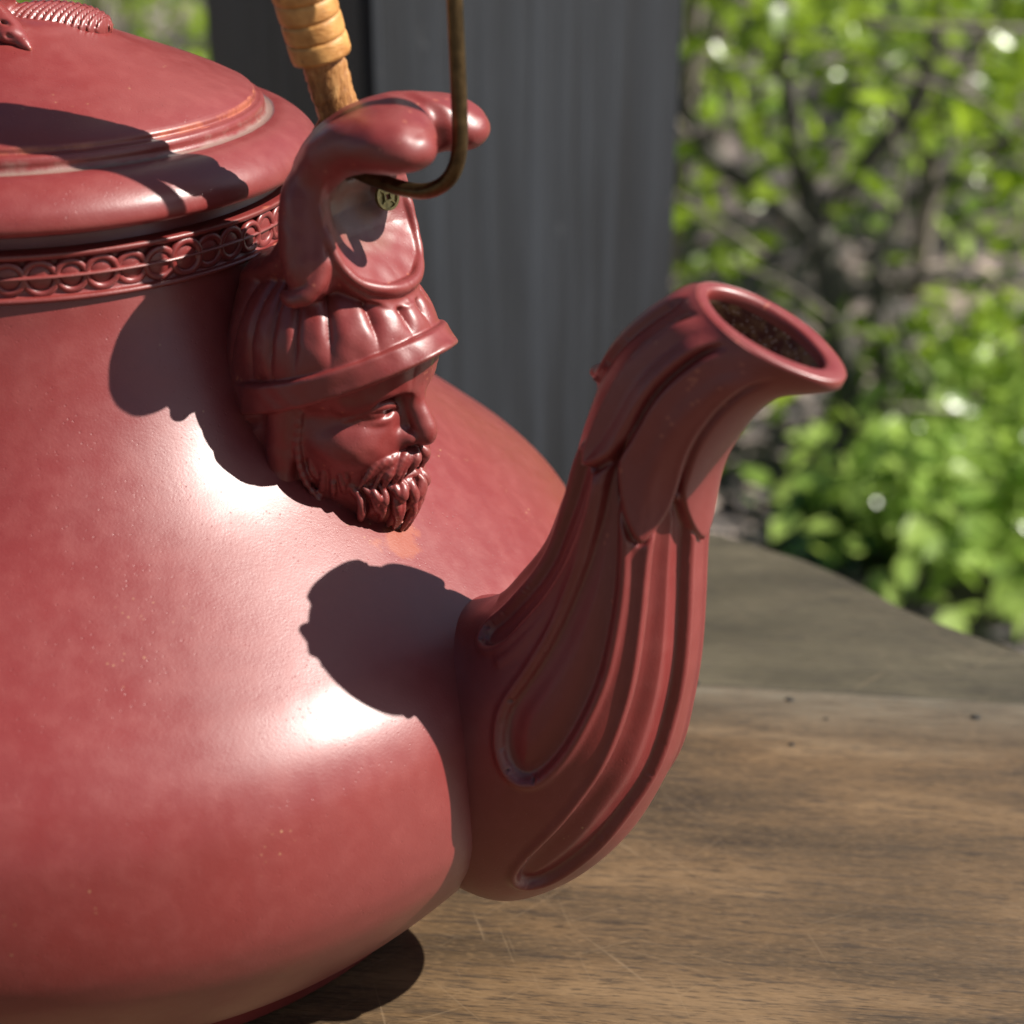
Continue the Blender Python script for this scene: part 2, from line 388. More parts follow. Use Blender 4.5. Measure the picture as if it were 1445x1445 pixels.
    S.chain(cat([(107.5, 23.0, -18.4), (111.5, 24.2, -18.8), (115.5, 23.6, -17.0), (117.6, 21.6, -13.6)], 9), [1.2, 1.8, 1.8, 1.6], 1.6)
    # the two lobes curling forward
    S.chain(cat([(109.5, 7.0, 9), (113.5, 8.0, 13.6), (119.5, 9.4, 17.8), (127, 10.8, 21.4), (134.5, 12.0, 22.8), (141.0, 13.0, 20.8)], 18), [5.6, 6.0, 6.6, 7.3, 7.2, 5.4], 4.0, zs=1.38)
    S.chain(cat([(113.5, 5.0, 14.5), (119.5, 5.4, 18.8), (127, 6.0, 22.4), (134.5, 7.4, 23.4)], 12), [5.8, 6.2, 6.8, 6.2], 5.0, zs=1.38)
    S.chain(cat([(108.5, 0, 10), (114, 0, 15), (120.5, 0, 19.6), (129, 0, 23.2), (136, 0, 23.0)], 14), [5.8, 6.2, 6.6, 6.4, 5.2], 7.0, zs=1.35)
    S.chain(cat([(113.5, 14.0, 12), (120, 15.0, 18.2), (129, 16.0, 21.6), (138, 16.0, 21.4)], 12), [4.2, 4.4, 4.4, 4.2], 4.0)
    S.ell((148, 0, 21), (9, 3.4, 12), 4, 'sub')                             # notch between the lobe ends
    S.cap((128, 0, 33.2), (146, 0, 27.5), .3, 2.2, 4, 'sub')                 # groove along the top
    S.ell((127, 0, 8.0), (13.5, 15.5, 9.5), 3.0, 'sub', rot=.15)
    rim = cat([(119.4, 18.6, -1), (121.0, 18.6, -5), (123.2, 17.4, -10.5), (126.4, 14.0, -15.2), (129.4, 8.8, -17.6), (130.8, 4, -18.8), (131.2, -1, -19.0)], 26)
    S.chain(rim + np.array([.8, .6, -2.6]) * np.array([1, 1, 1]), [1.3, 1.3], 1.2, 'sub')
    S.chain(rim - np.array([.9, 0, -.3]), [.1, .1, .2, .6, .8], 2.2)             # undercut below the lobes
    S.cap((128, 0, 9.0), (92, 0, 13.5), 3.0, 3.0, 1.6, 'sub')                # hole for the bails
    # a little hand-made unevenness
    S.op(lambda u, w, z, A: .16 * np.sin(u * .61 + 1.3 * np.sin(z * .4)) * np.sin(w * .7 + .8) * np.sin(z * .53 + .4), None, None, mode='disp')
    return S.extract()
# ------------------------------------------------------------------ the spout: a flattened tube with fluted panels and hanging petals
ST = [[140.1, -154.3, -84.0, 46.6, 30.5], [157.0, -154.1, -74.0, 47.2, 33.1], [174.3, -141.9, -60.0, 40.8, 31.3], [185.9, -123.7, -46.0, 34.1, 28.6], [192.6, -104.0, -31.0, 27.5, 24.9], [196.9, -84.5, -17.0, 21.6, 21.8], [199.5, -65.5, -8.0, 18.2, 19.8], [203.4, -46.5, -15.0, 17.3, 18.6], [210.4, -30.2, -29.0, 17.6, 17.1], [221.2, -18.7, -36.0, 16.4, 14.4], [231.5, -13.4, -24.0, 18.9, 12.6]]
CV = {
  'B': [(0.72, 82), (0.685, 81.0), (0.65, 83.0), (0.598, 83.0), (0.55, 81.0), (0.512, 78.0), (0.462, 76.0), (0.4, 75.0), (0.338, 72.0), (0.29, 71.0), (0.26, 74.0), (0.238, 81.0), (0.23, 90.0), (0.238, 97.0), (0.255, 102.0), (0.29, 105.0), (0.335, 107.0), (0.375, 109.0), (0.42, 111.0), (0.478, 110.0), (0.538, 109.0), (0.572, 107.0), (0.605, 104.0), (0.65, 98.0), (0.70, 92.0)],
  'A': [(0.68, 51), (0.61, 47.0), (0.555, 43.0), (0.495, 41.0), (0.42, 38.0), (0.325, 31.0), (0.270, 29.0), (0.252, 34.0), (0.270, 40), (0.288, 43.0), (0.325, 47.0), (0.385, 51.0), (0.445, 56.0), (0.505, 61.0), (0.55, 66.0), (0.598, 70.0), (0.68, 71.0)],
  'C': [(0.66, 133), (0.598, 131.0), (0.55, 131.0), (0.472, 131.5), (0.412, 132.0), (0.37, 131.0), (0.32, 129.0), (0.27, 126.0), (0.22, 124.5), (0.178, 126.0), (0.152, 131.0), (0.145, 137.0), (0.149, 143.0), (0.165, 147.0), (0.192, 149.0), (0.24, 151.0), (0.288, 156.0), (0.322, 161.0), (0.365, 164.5), (0.412, 166.0), (0.482, 165.5), (0.575, 163.5), (0.66, 161.0)],
  'P1': [(0.672, 62.0), (0.685, 58.0), (0.702, 56.5), (0.738, 56.5), (0.782, 56.0), (0.83, 54.0), (0.872, 52.0), (0.925, 51.0), (1.05, 50.0), (1.05, 74.0), (0.955, 81.0), (0.92, 83.0), (0.882, 84.0), (0.84, 85.0), (0.805, 87.0), (0.765, 88.5), (0.735, 88.0), (0.71, 84.0), (0.69, 77.0), (0.676, 69.0)],
  'P2': [(0.738, 88.0), (0.71, 88.0), (0.688, 92.0), (0.658, 98.0), (0.628, 106.0), (0.605, 114.0), (0.597, 121.0), (0.61, 127.0), (0.635, 134.0), (0.66, 139.0), (0.7, 139.0), (0.732, 136.5), (0.77, 134.0), (0.812, 132.5), (0.848, 131.0), (0.888, 129.0), (0.928, 126.0), (1.05, 122.0), (1.05, 90.0), (0.95, 84.0), (0.882, 85.0), (0.84, 86.0), (0.805, 88.0), (0.765, 89.5)],
  'P3': [(1.05, 126), (0.93, 128), (0.888, 129.0), (0.848, 132.0), (0.812, 133.0), (0.77, 134.5), (0.732, 137.0), (0.7, 140.0), (0.67, 145.0), (0.64, 152.0), (0.612, 162.0), (0.592, 172.0), (0.584, 180.0), (0.592, 188.0), (0.612, 198.0), (0.64, 208.0), (0.67, 215.0), (0.7, 220.0), (0.732, 223.0), (0.77, 225.5), (0.812, 227.0), (0.848, 228.0), (0.888, 231.0), (0.93, 232), (1.05, 234)],
  'P0': [(0.735, 0.0), (0.742, 14.0), (0.77, 24.0), (0.82, 28.0), (0.87, 26), (0.91, 24.0), (1.05, 22), (1.05, -22), (0.91, -24.0), (0.87, -26), (0.82, -28.0), (0.77, -24.0), (0.742, -14.0)],
}
RID = {'R2': [(0.605, 119.0), (0.672, 117.0), (0.735, 116.0), (0.802, 114.0), (0.858, 113.0), (0.91, 113.0), (0.972, 113.0)],
       'S1': [(0.70, 55), (0.62, 38), (0.52, 26), (0.40, 18), (0.3, 12)], 'S2': [(.66, 77), (.55, 73.5), (.46, 66), (.36, 58), (.30, 53)],
       'S3': [(.57, 120), (.48, 121), (.40, 120.5), (.32, 117), (.25, 112)]}
def spout_mesh(ns=430, nt=400):
    S = cat(ST, ns)
    th = np.linspace(0, 2 * pi, nt, endpoint=False)
    def base(sv, tv):                       # points on the plain tube, mm
        q = np.stack([np.interp(sv, np.linspace(0, 1, ns), S[:, k]) for k in range(5)], -1)
        an = np.radians(q[..., 2]); x = -np.cos(tv); y = np.sin(tv)
        return np.stack([q[..., 0] + q[..., 3] * x * np.cos(an), q[..., 4] * y, q[..., 1] + q[..., 3] * x * np.sin(an)], -1)
    sv, tv = np.meshgrid(np.linspace(0, 1, ns), th, indexing='ij')
    P = base(sv, tv)
    N = np.cross(np.roll(P, -1, 1) - np.roll(P, 1, 1), np.gradient(P, axis=0)); N /= np.linalg.norm(N, axis=-1, keepdims=True) + 1e-9
    N *= np.sign(((P - P.mean(1, keepdims=True)) * N).sum(-1, keepdims=True))
    H = np.zeros(P.shape[:2])
    deg = np.degrees(tv)                     # 0..360; near side 0..180
    half = np.where(deg > 180, 360 - deg, deg)
    def sd(poly, full=False):
        Q = np.array(poly, float); closed = np.vstack([Q, Q[:1]])
        X, Y = (deg if full else half), sv
        if full: X = np.where(X > 270, X - 360, X) if Q[:, 1].min() < 0 else X
        ins = np.zeros(X.shape, bool)
        for (s0, t0), (s1, t1) in zip(closed[:-1], closed[1:]):
            if s0 == s1: continue
            cnd = (Y > s0) != (Y > s1); ins ^= cnd & (X < (t1 - t0) * (Y - s0) / (s1 - s0) + t0)
        D = np.full(X.shape, 1e9)
        R = cat(closed, len(closed) * 5)
        for _ in range(4): R[2:-2] = (R[:-4] + R[1:-3] + R[2:-2] + R[3:-1] + R[4:]) / 5
        pts = base(np.clip(R[:, 0], 0, 1), np.radians(R[:, 1]))
        A = P if full else np.concatenate([P[..., :1], np.abs(P[..., 1:2]), P[..., 2:]], -1)
        for p0, p1, r0, r1 in zip(pts[:-1], pts[1:], R[:-1, 0], R[1:, 0]):
            if min(r0, r1) > .985: continue
            d = p1 - p0; L = d @ d + 1e-9; t = np.clip(((A - p0) @ d) / L, 0, 1)
            D = np.minimum(D, ((A - p0 - t[..., None] * d)**2).sum(-1))
        return np.sqrt(D) * np.where(ins, 1, -1)
    def line(pl):
        R = cat(pl, len(pl) * 5); pts = base(R[:, 0], np.radians(R[:, 1])); A = np.concatenate([P[..., :1], np.abs(P[..., 1:2]), P[..., 2:]], -1)
        D = np.full(H.shape, 1e9)
        for p0, p1 in zip(pts[:-1], pts[1:]):
            d = p1 - p0; L = d @ d + 1e-9; t = np.clip(((A - p0) @ d) / L, 0, 1)
            D = np.minimum(D, ((A - p0 - t[..., None] * d)**2).sum(-1))
        return np.sqrt(D)
    sm = lambda x: np.clip(x, 0, 1)**2 * (3 - 2 * np.clip(x, 0, 1))
    lower = 0
    for k, dep in (('A', 1.7), ('B', 2.3), ('C', 2.1)):
        d = sd(CV[k])
        lower = lower - dep * sm((d + .35) / 1.4) + .62 * dep * sm((d - 2.2) / 6.0) + .95 * np.exp(-((d + 1.4) / 1.25)**2)
    for k, a, wd in (('S1', .7, 2.2), ('S2', .6, 1.8)):
        lower = lower + a * np.exp(-(line(RID[k]) / wd)**2)
    d1, d2, d3, d0 = sd(CV['P1']), sd(CV['P2']), sd(CV['P3'], True), sd(CV['P0'], True)
    up = np.maximum(np.maximum(d1, d2), np.maximum(d3, d0))
    fade = .55 + .45 * sm((.99 - sv) / .10)
    h3 = 1.6 * sm((d3 + .6) / 1.3) - .5 * np.exp(-((d3 + 1.2) / .7)**2)
    h2 = 2.1 * sm((d2 + .6) / 1.3) + .35 * np.exp(-((d2 - 1.3) / .9)**2) - .6 * sm((d2 - 2) / 4) + 1.0 * np.exp(-(line(RID['R2']) / 2.6)**2) * sm((d2 + .3) / 2)
    h1 = 2.6 * sm((d1 + .6) / 1.3) + .45 * np.exp(-((d1 - 1.2) / .9)**2) - .7 * sm((d1 - 2) / 3)
    h0 = 2.0 * sm((d0 + .6) / 1.3) - .4 * sm((d0 - 2) / 4)
    tip = base(np.array([.742]), np.array([0.]))[0]; h0 = h0 + 2.6 * np.exp(-(((P - tip)**2).sum(-1) / 2.8**2))
    g1 = -1.5 * np.exp(-((d1 + .8) / .75)**2); g2 = -1.2 * np.exp(-((d2 + .8) / .75)**2)
    over = np.maximum(np.maximum(h0, h1), np.maximum(h2, h3))
    cover = sm((up + 1.0) / 1.0)
    ramp_top = sm((.80 - sv) / .08)
    H = lower * (1 - cover) * ramp_top + over * fade + (g1 + g2) * fade
    e_ = sm((sv - .90) / .085); Hs = H.copy()
    for _ in range(40): Hs = (np.roll(Hs, 3, 1) + np.roll(Hs, -3, 1) + Hs) / 3
    H = H * (1 - e_) + e_ * (.35 * Hs + .65 * 1.2)
    H += .10 * np.sin(P[..., 0] * .21 + 1) * np.sin(P[..., 2] * .17)
    H += 2.4 * sm((sv - .90) / .10) * np.clip(-np.cos(tv), 0, 1)**7
    P = P + N * H[..., None]
    # lip: roll over the rim and go down the bore
    e = P[-1]; cen = e.mean(0); an = radians(ST[-1][2]); ax = np.array([-sin(an), 0, cos(an)]); rel = e - cen
    rows = []
    e1 = np.array([cos(an), 0, sin(an)]); ri = rel @ e1; rw = rel[:, 1]; off = -1.2
    for f, up_ in ((0, .0), (.02, .35), (.07, .7), (.18, .92), (.40, 1.0), (.62, .98), (.80, .8), (.91, .3), (.975, -.7), (1.0, -2.2)):
        fi, fw = 1 - .23 * f, 1 - .33 * f
        lump = .10 * np.sin(3 * th + f * 9)[:, None] * ax
        rows.append(cen + (ri * fi + off * f)[:, None] * e1 + np.stack([0 * rw, rw * fw, 0 * rw], -1) + ax * up_ + lump)
    rows = rows[1:]
    # bore follows the tube centre downwards
    nb = len(rows); NB = len(P) + nb - 1
    for k in (-42, -70, -110, -160):
        q = S[k]; a2 = radians(q[2]); x, y = -np.cos(th), np.sin(th)
        rows.append(np.stack([q[0] + .62 * q[3] * x * cos(a2), .54 * q[4] * y, q[1] + .62 * q[3] * x * sin(a2)], -1))
    P = np.concatenate([P, np.array(rows)], 0)
    return P.reshape(-1, 3), grid_faces(len(P), nt), NB * nt

# ------------------------------------------------------------------ teapot
M_clay = clay('red_clay'); M_ring = clay('red_clay_relief', edge=0, dust=.5); M_head = clay('red_clay_head', rough=.42, coat=.34, spec=.55, hollow=tuple(uwz((113, 0, 3)))); M_body = clay('red_clay_body', smear=None)
M_spout = clay('red_clay_spout', rough=.40, edge=.45, coat=.40, spec=.55)
# the smear of slip on the shoulder, below the beard
sm_p = tuple(uwz((124.5, 3.0, -95.0)))
M_body = clay('red_clay_body', smear=sm_p, dust=0, edge=0)
teapot = thing(link('teapot', None, None, (0, 0, TABLE)), 'large red clay teapot with a helmeted bearded head above its fluted spout', 'teapot')
rk = [.0775, .080, .0867, .0961, .1091, .1264, .1449, .1532, .1607, .1656, .1684, .1706, .1707, .1690, .1650, .1550, .1420, .1300, .1225]
zk = [-.020, -.03, -.045, -.06, -.075, -.09, -.105, -.112, -.120, -.128, -.136, -.150, -.162, -.1705, -.180, -.195, -.2105, -.2215, -.2255]
bp = [(.069, -.03), (.069, -.008), (.0705, -.0015), (.0735, -.0015), (.0742, -.004), (.0742, -.0066), (.0762, -.0085), (.0768, -.014), (.0772, -.0185)] + cat(list(zip(rk, zk)), 150).tolist() + [(.1215, -.2335), (.1195, TZ), (.02, TZ + .0005)]
body = lathe('body', bp, 320, M_body, teapot, wob=.0003)

V, F, f0 = spout_mesh(); VS = V.reshape(-1, 400, 3); spout = link('spout', mesh('spout', uwz(V), F, M_spout), teapot)
t = NT('tea_stained_bore'); v = t.coord(); n = t.noise(v, 260, 4); sp_ = t.vor(v, 900)
c_ = t.mix(t.ramp(n, [(.44, 0.0), (.60, .9)]), (.085, .028, .02), (.22, .135, .065)); c_ = t.mix(t.ramp(sp_, [(.14, .9), (.24, 0.0)]), c_, (.55, .50, .45))
t.set('Base Color', c_); t.set('Roughness', .8); t.set('Normal', t.bump(n, .001, .8)); spout.data.materials.append(t.m)
mi = np.zeros(len(F), np.int32); mi[f0:] = 1; spout.data.polygons.foreach_set('material_index', mi)
V, F = sculpt_head(0.36); head = link('head_ornament', mesh('head_ornament', uwz(V), F, M_head), teapot)
head['label'] = 'bearded head in a ribbed helmet that curls forward into a cowl'

# lid
lp = [(.0755, -.0022), (.0795, -.0019), (.0822, -.0012), (.0836, .0000), (.0838, .0018), (.0829, .0045), (.0807, .0072), (.0776, .0096), (.0744, .0112), (.0714, .0117), (.0703, .0115), (.0690, .0118), (.0683, .0128), (.0683, .0141), (.0677, .0153), (.0664, .0157), (.0657, .0161), (.0655, .0172), (.0645, .0182), (.060, .0207), (.050, .0251), (.040, .0291), (.030, .0331), (.022, .0366), (.015, .0396), (.0, .041)]
lid = lathe('lid', cat(lp[:-7], 110).tolist() + cat(lp[-7:], 40).tolist()[1:], 300, clay('red_clay_lid', groove=.0698), teapot, wob=.0002)
# knob of the lid: a small carved bud on ribbed leaves; its upper half is above the photograph
def knob_mesh():
    S = Sculpt((-30, -30, 20), (34, 24, 76), .5)
    def leafy(u, w, z):
        x, y, q = u - 9.0, w - 2.5, z - 36.5
        k0 = np.sqrt((x / 18.0)**2 + (y / 12.5)**2 + (q / 7.2)**2); k1 = np.sqrt((x / 324.)**2 + (y / 156.)**2 + (q / 52.)**2) + 1e-6
        d = k0 * (k0 - 1) / k1
        rib = np.abs(np.sin(1.05 * (u + .55 * w * np.sign(w - 2)) + .02 * u * u))
        return d + 1.3 * (1 - rib)**2
    S.op(leafy, None, None, 1)
    S.ell((-10, 0, 42), (9.5, 11, 10), 2); S.ell((-6, 0, 57), (12, 11, 13), 4); S.ell((2, 0, 64), (8, 7, 7), 3)
    S.chain(cat([(-10, -7, 44), (-3, -13, 42.0), (3, -18.5, 39.0), (9.5, -24.0, 35.0)], 14), [4.2, 4.0, 3.2, .9], 1.5)
    S.ell((3.5, -21.5, 38.2), (3.4, 2.6, 2.4), 1.2); S.cap((4, -24, 38.4), (6, -24.5, 37.4), .8, .6, .6, 'sub'); S.cap((-6, -14.5, 42.5), (4, -21.5, 41), .5, .5, .8, 'sub')
    return S.extract(mirror=False)
V, F = knob_mesh(); V = V / 1000; V[:, 2] -= TZ
knob = link('knob', mesh('knob', V, F, M_clay), lid); knob['label'] = 'carved ribbed knob at the centre of the lid'
back = link('head_ornament', head.data, teapot, (0, 0, 0), (0, 0, pi)); back['label'] = 'matching head on the far side of the pot'

# band of interlinked rings round the neck
def tor(R, r, a, b):
    V = []; F = []
    for i in range(a):
        t = 2 * pi * i / a
        for j in range(b):
            p = 2 * pi * j / b; V.append(((R + r * cos(p)) * cos(t), r * np.sign(sin(p)) * abs(sin(p))**.6 * .9, (R + r * cos(p)) * sin(t)))
    return V, grid_faces(a, b).tolist() + [[(a - 1) * b + j, (a - 1) * b + (j + 1) % b, (j + 1) % b, j] for j in range(b)]
def petal_fill(V, F, R, h):        # shallow cushion inside each ring, split by the rail
    b = len(V); n = 22
    for rr_, hh in ((R, .0), (R * .72, h * .75), (R * .35, h)):
        V += [(rr_ * cos(2 * pi * i / n), -hh, rr_ * sin(2 * pi * i / n)) for i in range(n)]
    for q in range(2): F += [[b + q * n + i, b + q * n + (i + 1) % n, b + (q + 1) * n + (i + 1) % n, b + (q + 1) * n + i] for i in range(n)]
    F.append([b + 2 * n + i for i in range(n)])
    return V, F
rv, rf = tor(.00400, .00098, 22, 8)
rv, rf = petal_fill(rv, rf, .0031, .0006)
ring_me = mesh('ring', rv, rf, M_ring)
band = lathe('neck_band', cat([(.0745, -.0064), (.0790, -.0066), (.0796, -.0074), (.0788, -.0083), (.0768, -.0088), (.0770, -.0122), (.0786, -.0127), (.0789, -.0134), (.0772, -.0141), (.0774, -.0180), (.0789, -.0184), (.0793, -.0192), (.0785, -.0199), (.0770, -.0202)], 60).tolist(), 300, M_clay, teapot, wob=.00035)
NR = 62
for k in range(NR):
    a = 2 * pi * k / NR
    r = .0777 + rnd.uniform(-.0004, .0003)
    o = link('ring', ring_me, band, (r * cos(a), r * sin(a), -.0134 - TZ + rnd.uniform(-.0002, .0002)), (0.08, rnd.uniform(-.1, .1), a + pi / 2))
    s = rnd.uniform(.93, 1.08); o.scale = (s, rnd.uniform(.8, 1.2), s * rnd.uniform(.95, 1.05))

# ------------------------------------------------------------------ handles: bare wire bail in front, rattan-wrapped cane bail folded back
M_wire = simple('bronze_wire', (.10, .065, .03), .38, metal=.85, var=.4, scale=300, bump=.0002)
M_cane = NT('cane_core'); v = M_cane.coord((1, 1, .25)); n = M_cane.noise(v, 500, 5, .65)
M_cane.set('Base Color', M_cane.ramp(n, [(.3, (.13, .045, .012)), (.5, (.34, .15, .045)), (.75, (.55, .30, .11))])); M_cane.set('Roughness', .5); M_cane.set('Normal', M_cane.bump(n, .002, .7)); M_cane = M_cane.m
M_rat = NT('rattan'); v = M_rat.coord(); n = M_rat.noise(v, 220, 4); n2 = M_rat.vor(v, 160)
c_ = M_rat.ramp(n, [(.3, (.36, .15, .035)), (.7, (.62, .32, .10))])
M_rat.set('Base Color', M_rat.mix(M_rat.ramp(n2, [(.06, .7), (.14, 0.0)]), c_, (.15, .06, .02))); M_rat.set('Roughness', .5); M_rat.set('Normal', M_rat.bump(M_rat.noise(M_rat.coord((300, 300, 2600)), 1.0, 2), .0005, .5, M_rat.bump(n, .0006, .5))); M_rat = M_rat.m
wp = [(104, 0, 11.8), (108, 0, 11.4), (114, 0, 10.3), (122, 0, 8.4), (130, 0, 7.2), (136.5, 0, 7.4), (142, 0, 9.8), (145.6, 0, 14), (147.2, 0, 20), (147.3, 0, 30), (146.2, 0, 60), (144, 0, 110), (132, 0, 160), (105, 0, 205), (60, 0, 232), (0, 0, 242)]
wp = wp + [(-u, w, z) for u, w, z in wp[-2::-1]]
V, F = tube_vf(uwz(cat(wp, 260)), .00205, 14); handle = link('wire_handle', mesh('wire_handle', V, F, M_wire), teapot)
cp = [(110.6, -2, 21), (109.9, 0, 27), (109.2, 2, 34), (108.3, 4, 42), (107.4, 6.5, 51), (106.2, 9, 60), (100, 16, 80), (86, 24, 100), (64, 30, 114), (34, 33, 122), (0, 34, 124)]
cp = cp + [(-u, w, z) for u, w, z in cp[-2::-1]]
cc = cat(cp, 160)
def square_tube(P, hw, mat, name, parent, jit):
    V, F = tube_vf(P, hw * 1.25, 8); V = np.array(V).reshape(len(P), 8, 3); c0 = P[:, None, :]
    rr = np.random.RandomState(4)
    V = c0 + (V - c0) * (1 + jit * (rr.rand(len(P), 8, 1) - .5)); 
    return link(name, mesh(name, V.reshape(-1, 3), F, mat), parent)
cane = square_tube(uwz(cc[5:155]), .0046, M_cane, 'cane_handle', teapot, .10)
V, F = tube_vf(uwz(cat([(108, 0, 12.6), (104, -.5, 13.6), (102.5, -1, 17), (105.0, -1, 21), (108.3, 0, 27)], 30)), .0016, 12); link('hook_wire', mesh('hook_wire', V, F, M_wire), cane)
arc = np.concatenate([[0], np.cumsum(np.linalg.norm(np.diff(cc, axis=0), axis=1))])
s0 = 19.0; k = 0
while s0 < arc[-1] - 22.5:
    wd = 5.3 + rnd.uniform(-.35, .35)
    ss = np.linspace(s0, s0 + wd * .985, 6); P = np.stack([np.interp(ss, arc, cc[:, j]) for j in range(3)], -1)
    R = (.0080 + rnd.uniform(-.0002, .0002)) * np.array([.975, 1, 1, 1, 1, .98])
    V, F = tube_vf(uwz(P), R, 18)
    V = np.array(V); 
    o = link('rattan_coil', mesh('rattan_coil', V, F, M_rat), cane); k += 1; s0 += wd
# small coin charm on the wall of the cowl
M_brass = simple('old_brass', (.26, .21, .09), .35, metal=.7, var=.5, scale=500, bump=.0003)
cv, cf = [], []
def add_ring(r0, r1, z0, z1, seg, sq=False):
    b = len(cv)
    for r, z in ((r0, z0), (r0, z1), (r1, z1), (r1, z0)):
        for j in range(seg):
            a = 2 * pi * j / seg + (pi / 4 if sq else 0); cv.append((r * cos(a), r * sin(a), z))
    for i in range(4):
        for j in range(seg): cf.append([b + i * seg + j, b + i * seg + (j + 1) % seg, b + ((i + 1) % 4) * seg + (j + 1) % seg, b + ((i + 1) % 4) * seg + j])
add_ring(.0011, .0042, -.0003, .0004, 32); add_ring(.0035, .0043, .0004, .0012, 32); add_ring(.0012, .0021, .0004, .0012, 4, True)
for a in (pi / 4, 3 * pi / 4, 5 * pi / 4, 7 * pi / 4):
    b = len(cv)
    for rr_, tt, zz in ((.0019, -.12, .0003), (.0019, .12, .0003), (.0035, .07, .0003), (.0035, -.07, .0003), (.0019, -.12, .0010), (.0019, .12, .0010), (.0035, .07, .0010), (.0035, -.07, .0010)): cv.append((rr_ * cos(a + tt), rr_ * sin(a + tt), zz))
    cf += [[b + 4, b + 5, b + 6, b + 7], [b, b + 1, b + 5, b + 4], [b + 1, b + 2, b + 6, b + 5], [b + 2, b + 3, b + 7, b + 6], [b + 3, b, b + 4, b + 7]]
coin = link('coin_charm', mesh('coin_charm', cv, cf, M_brass, smooth=False), head)
cpos = Vector(uwz((118.0, -9.8, 1.2))); coin.scale = (.85, .85, .85); nrm = Vector(uwz((118.0 + 8, -9.8 + 2.6, 1.2 + 2.0))) - cpos
coin.location = cpos; coin.rotation_euler = nrm.to_track_quat('Z', 'Y').to_euler()
# ------------------------------------------------------------------ table
def wood(name, gloss, base, fleck, worn=None):
    t = NT(name); v3 = t.coord((1, 1, 1))
    n = t.noise(t.coord((7, 46, 46)), 1.0, 6, .62, .6); blot = t.noise(t.coord((9, 22, 22)), 1.0, 5, .6); big = t.noise(v3, 4.5, 3)
    f = t.noise(t.coord((120, 1700, 800)), 1.0, 3, .6); f2 = t.noise(t.coord((42, 520, 300)), 1.0, 4, .7); f3 = t.noise(t.coord((300, 1500, 900)), 1.0, 2, .6)
    m = t.math('ADD', t.math('MULTIPLY', n, .55), t.math('MULTIPLY', blot, .45))
    col = t.ramp(m, base)
    col = t.mix(t.ramp(f3, [(.5, 0.0), (.72, .45)]), col, tuple(c * 1.25 for c in base[-1][1]))
    col = t.mix(t.ramp(f2, [(.36, fleck), (.47, 0.0)]), col, (.018, .011, .007))
    col = t.mix(t.ramp(f, [(.36, fleck), (.45, 0.0)]), col, (.016, .010, .007))
    col = t.mix(t.ramp(big, [(.40, 0.0), (.62, .5)]), col, tuple(c * 1.1 for c in base[1][1]))
    # fine pale scratches in several directions
    area = t.ramp(t.noise(v3, 8, 2), [(.42, 0.0), (.58, .75)]); sc = None
    for ang, L, W in ((.75, 20, 1150), (1.2, 28, 1300), (-.5, 24, 1200), (2.3, 20, 1250), (.3, 26, 1300)):
        q = t.noise(t.coord((L, W, 1), (0, 0, ang)), 1.0, 1, .4); k = t.ramp(q, [(.735, 0.0), (.765, .7)])
        sc = k if sc is None else t.math('MAXIMUM', sc, k)
    col = t.mix(t.math('MULTIPLY', t.math('MULTIPLY', sc, area), .38), col, (.34, .24, .145))
    if worn is not None:
        sx = t.n('ShaderNodeSeparateXYZ'); c0 = t.n('ShaderNodeTexCoord'); t.l(c0.outputs['Object'], sx.inputs[0])
        dy = t.math('SUBTRACT', worn, t.math('ADD', sx.outputs[1], t.math('MULTIPLY', t.math('SUBTRACT', m, .5), .11)))
        col = t.mix(t.math('MULTIPLY', t.ramp(t.math('MULTIPLY', dy, 10), [(.0, .65), (.09, .45), (.40, 0.0)]), t.ramp(f2, [(.35, .3), (.6, 1.0)])), col, (.17, .16, .125))
    t.set('Base Color', col)
    t.set('Roughness', t.math('ADD', t.ramp(f2, [(.35, gloss + .16), (.6, gloss)]), t.math('MULTIPLY', t.math('SUBTRACT', blot, .5), .25))); t.set('Specular IOR Level', .5)
    h = t.bump(f, .0007, .5); h = t.bump(f2, .0008, .4, h); h = t.bump(n, .0012, .25, h); t.set('Normal', h)
    return t.m
WN = [(.36, (.030, .0185, .010)), (.45, (.070, .045, .024)), (.54, (.128, .077, .037)), (.64, (.21, .130, .064))]
def slab(name, outline, top, thick, mat, parent, bev=.003):
    bm = bmesh.new(); vs = [bm.verts.new((x, y, top)) for x, y in outline]
    f = bm.faces.new(vs); f.normal_update()
    if f.normal.z < 0: f.normal_flip()
    r = bmesh.ops.extrude_face_region(bm, geom=[f]); 
    for v in [g for g in r['geom'] if isinstance(g, bmesh.types.BMVert)]: v.co.z -= thick
    bm.normal_update(); bmesh.ops.recalc_face_normals(bm, faces=bm.faces[:])
    es = [e for e in bm.edges if all(abs(v.co.z - top) < 1e-6 for v in e.verts)]
    bmesh.ops.bevel(bm, geom=es, offset=bev, segments=3, affect='EDGES', profile=.5)
    me = bpy.data.meshes.new(name); bm.to_mesh(me); bm.free(); me.materials.append(mat)
    return link(name, me, parent)
TR = radians(-6.3)
table = thing(link('table', None, None, (0, 0, 0), (0, 0, TR)), 'dark walnut plank table under the clay teapot with a curved far edge', 'table')
def tl(p): c, s = cos(-TR), sin(-TR); return (p[0] * c - p[1] * s, p[0] * s + p[1] * c)
edge = [(-.75, .33), (-.45, .30), (-.2, .275), (.0, .258), (.12, .247), (.19, .24), (.233, .229), (.247, .222), (.261, .211), (.276, .199), (.29, .184), (.301, .169), (.309, .157), (.322, .143), (.34, .127), (.353, .117), (.38, .102), (.42, .083), (.452, .066)]
seamL, seamR = (-.75, .1958), (.452, .0632)
far = [tl(p) for p in cat(edge, 90)]
yS = tl((.28, .0826))[1]
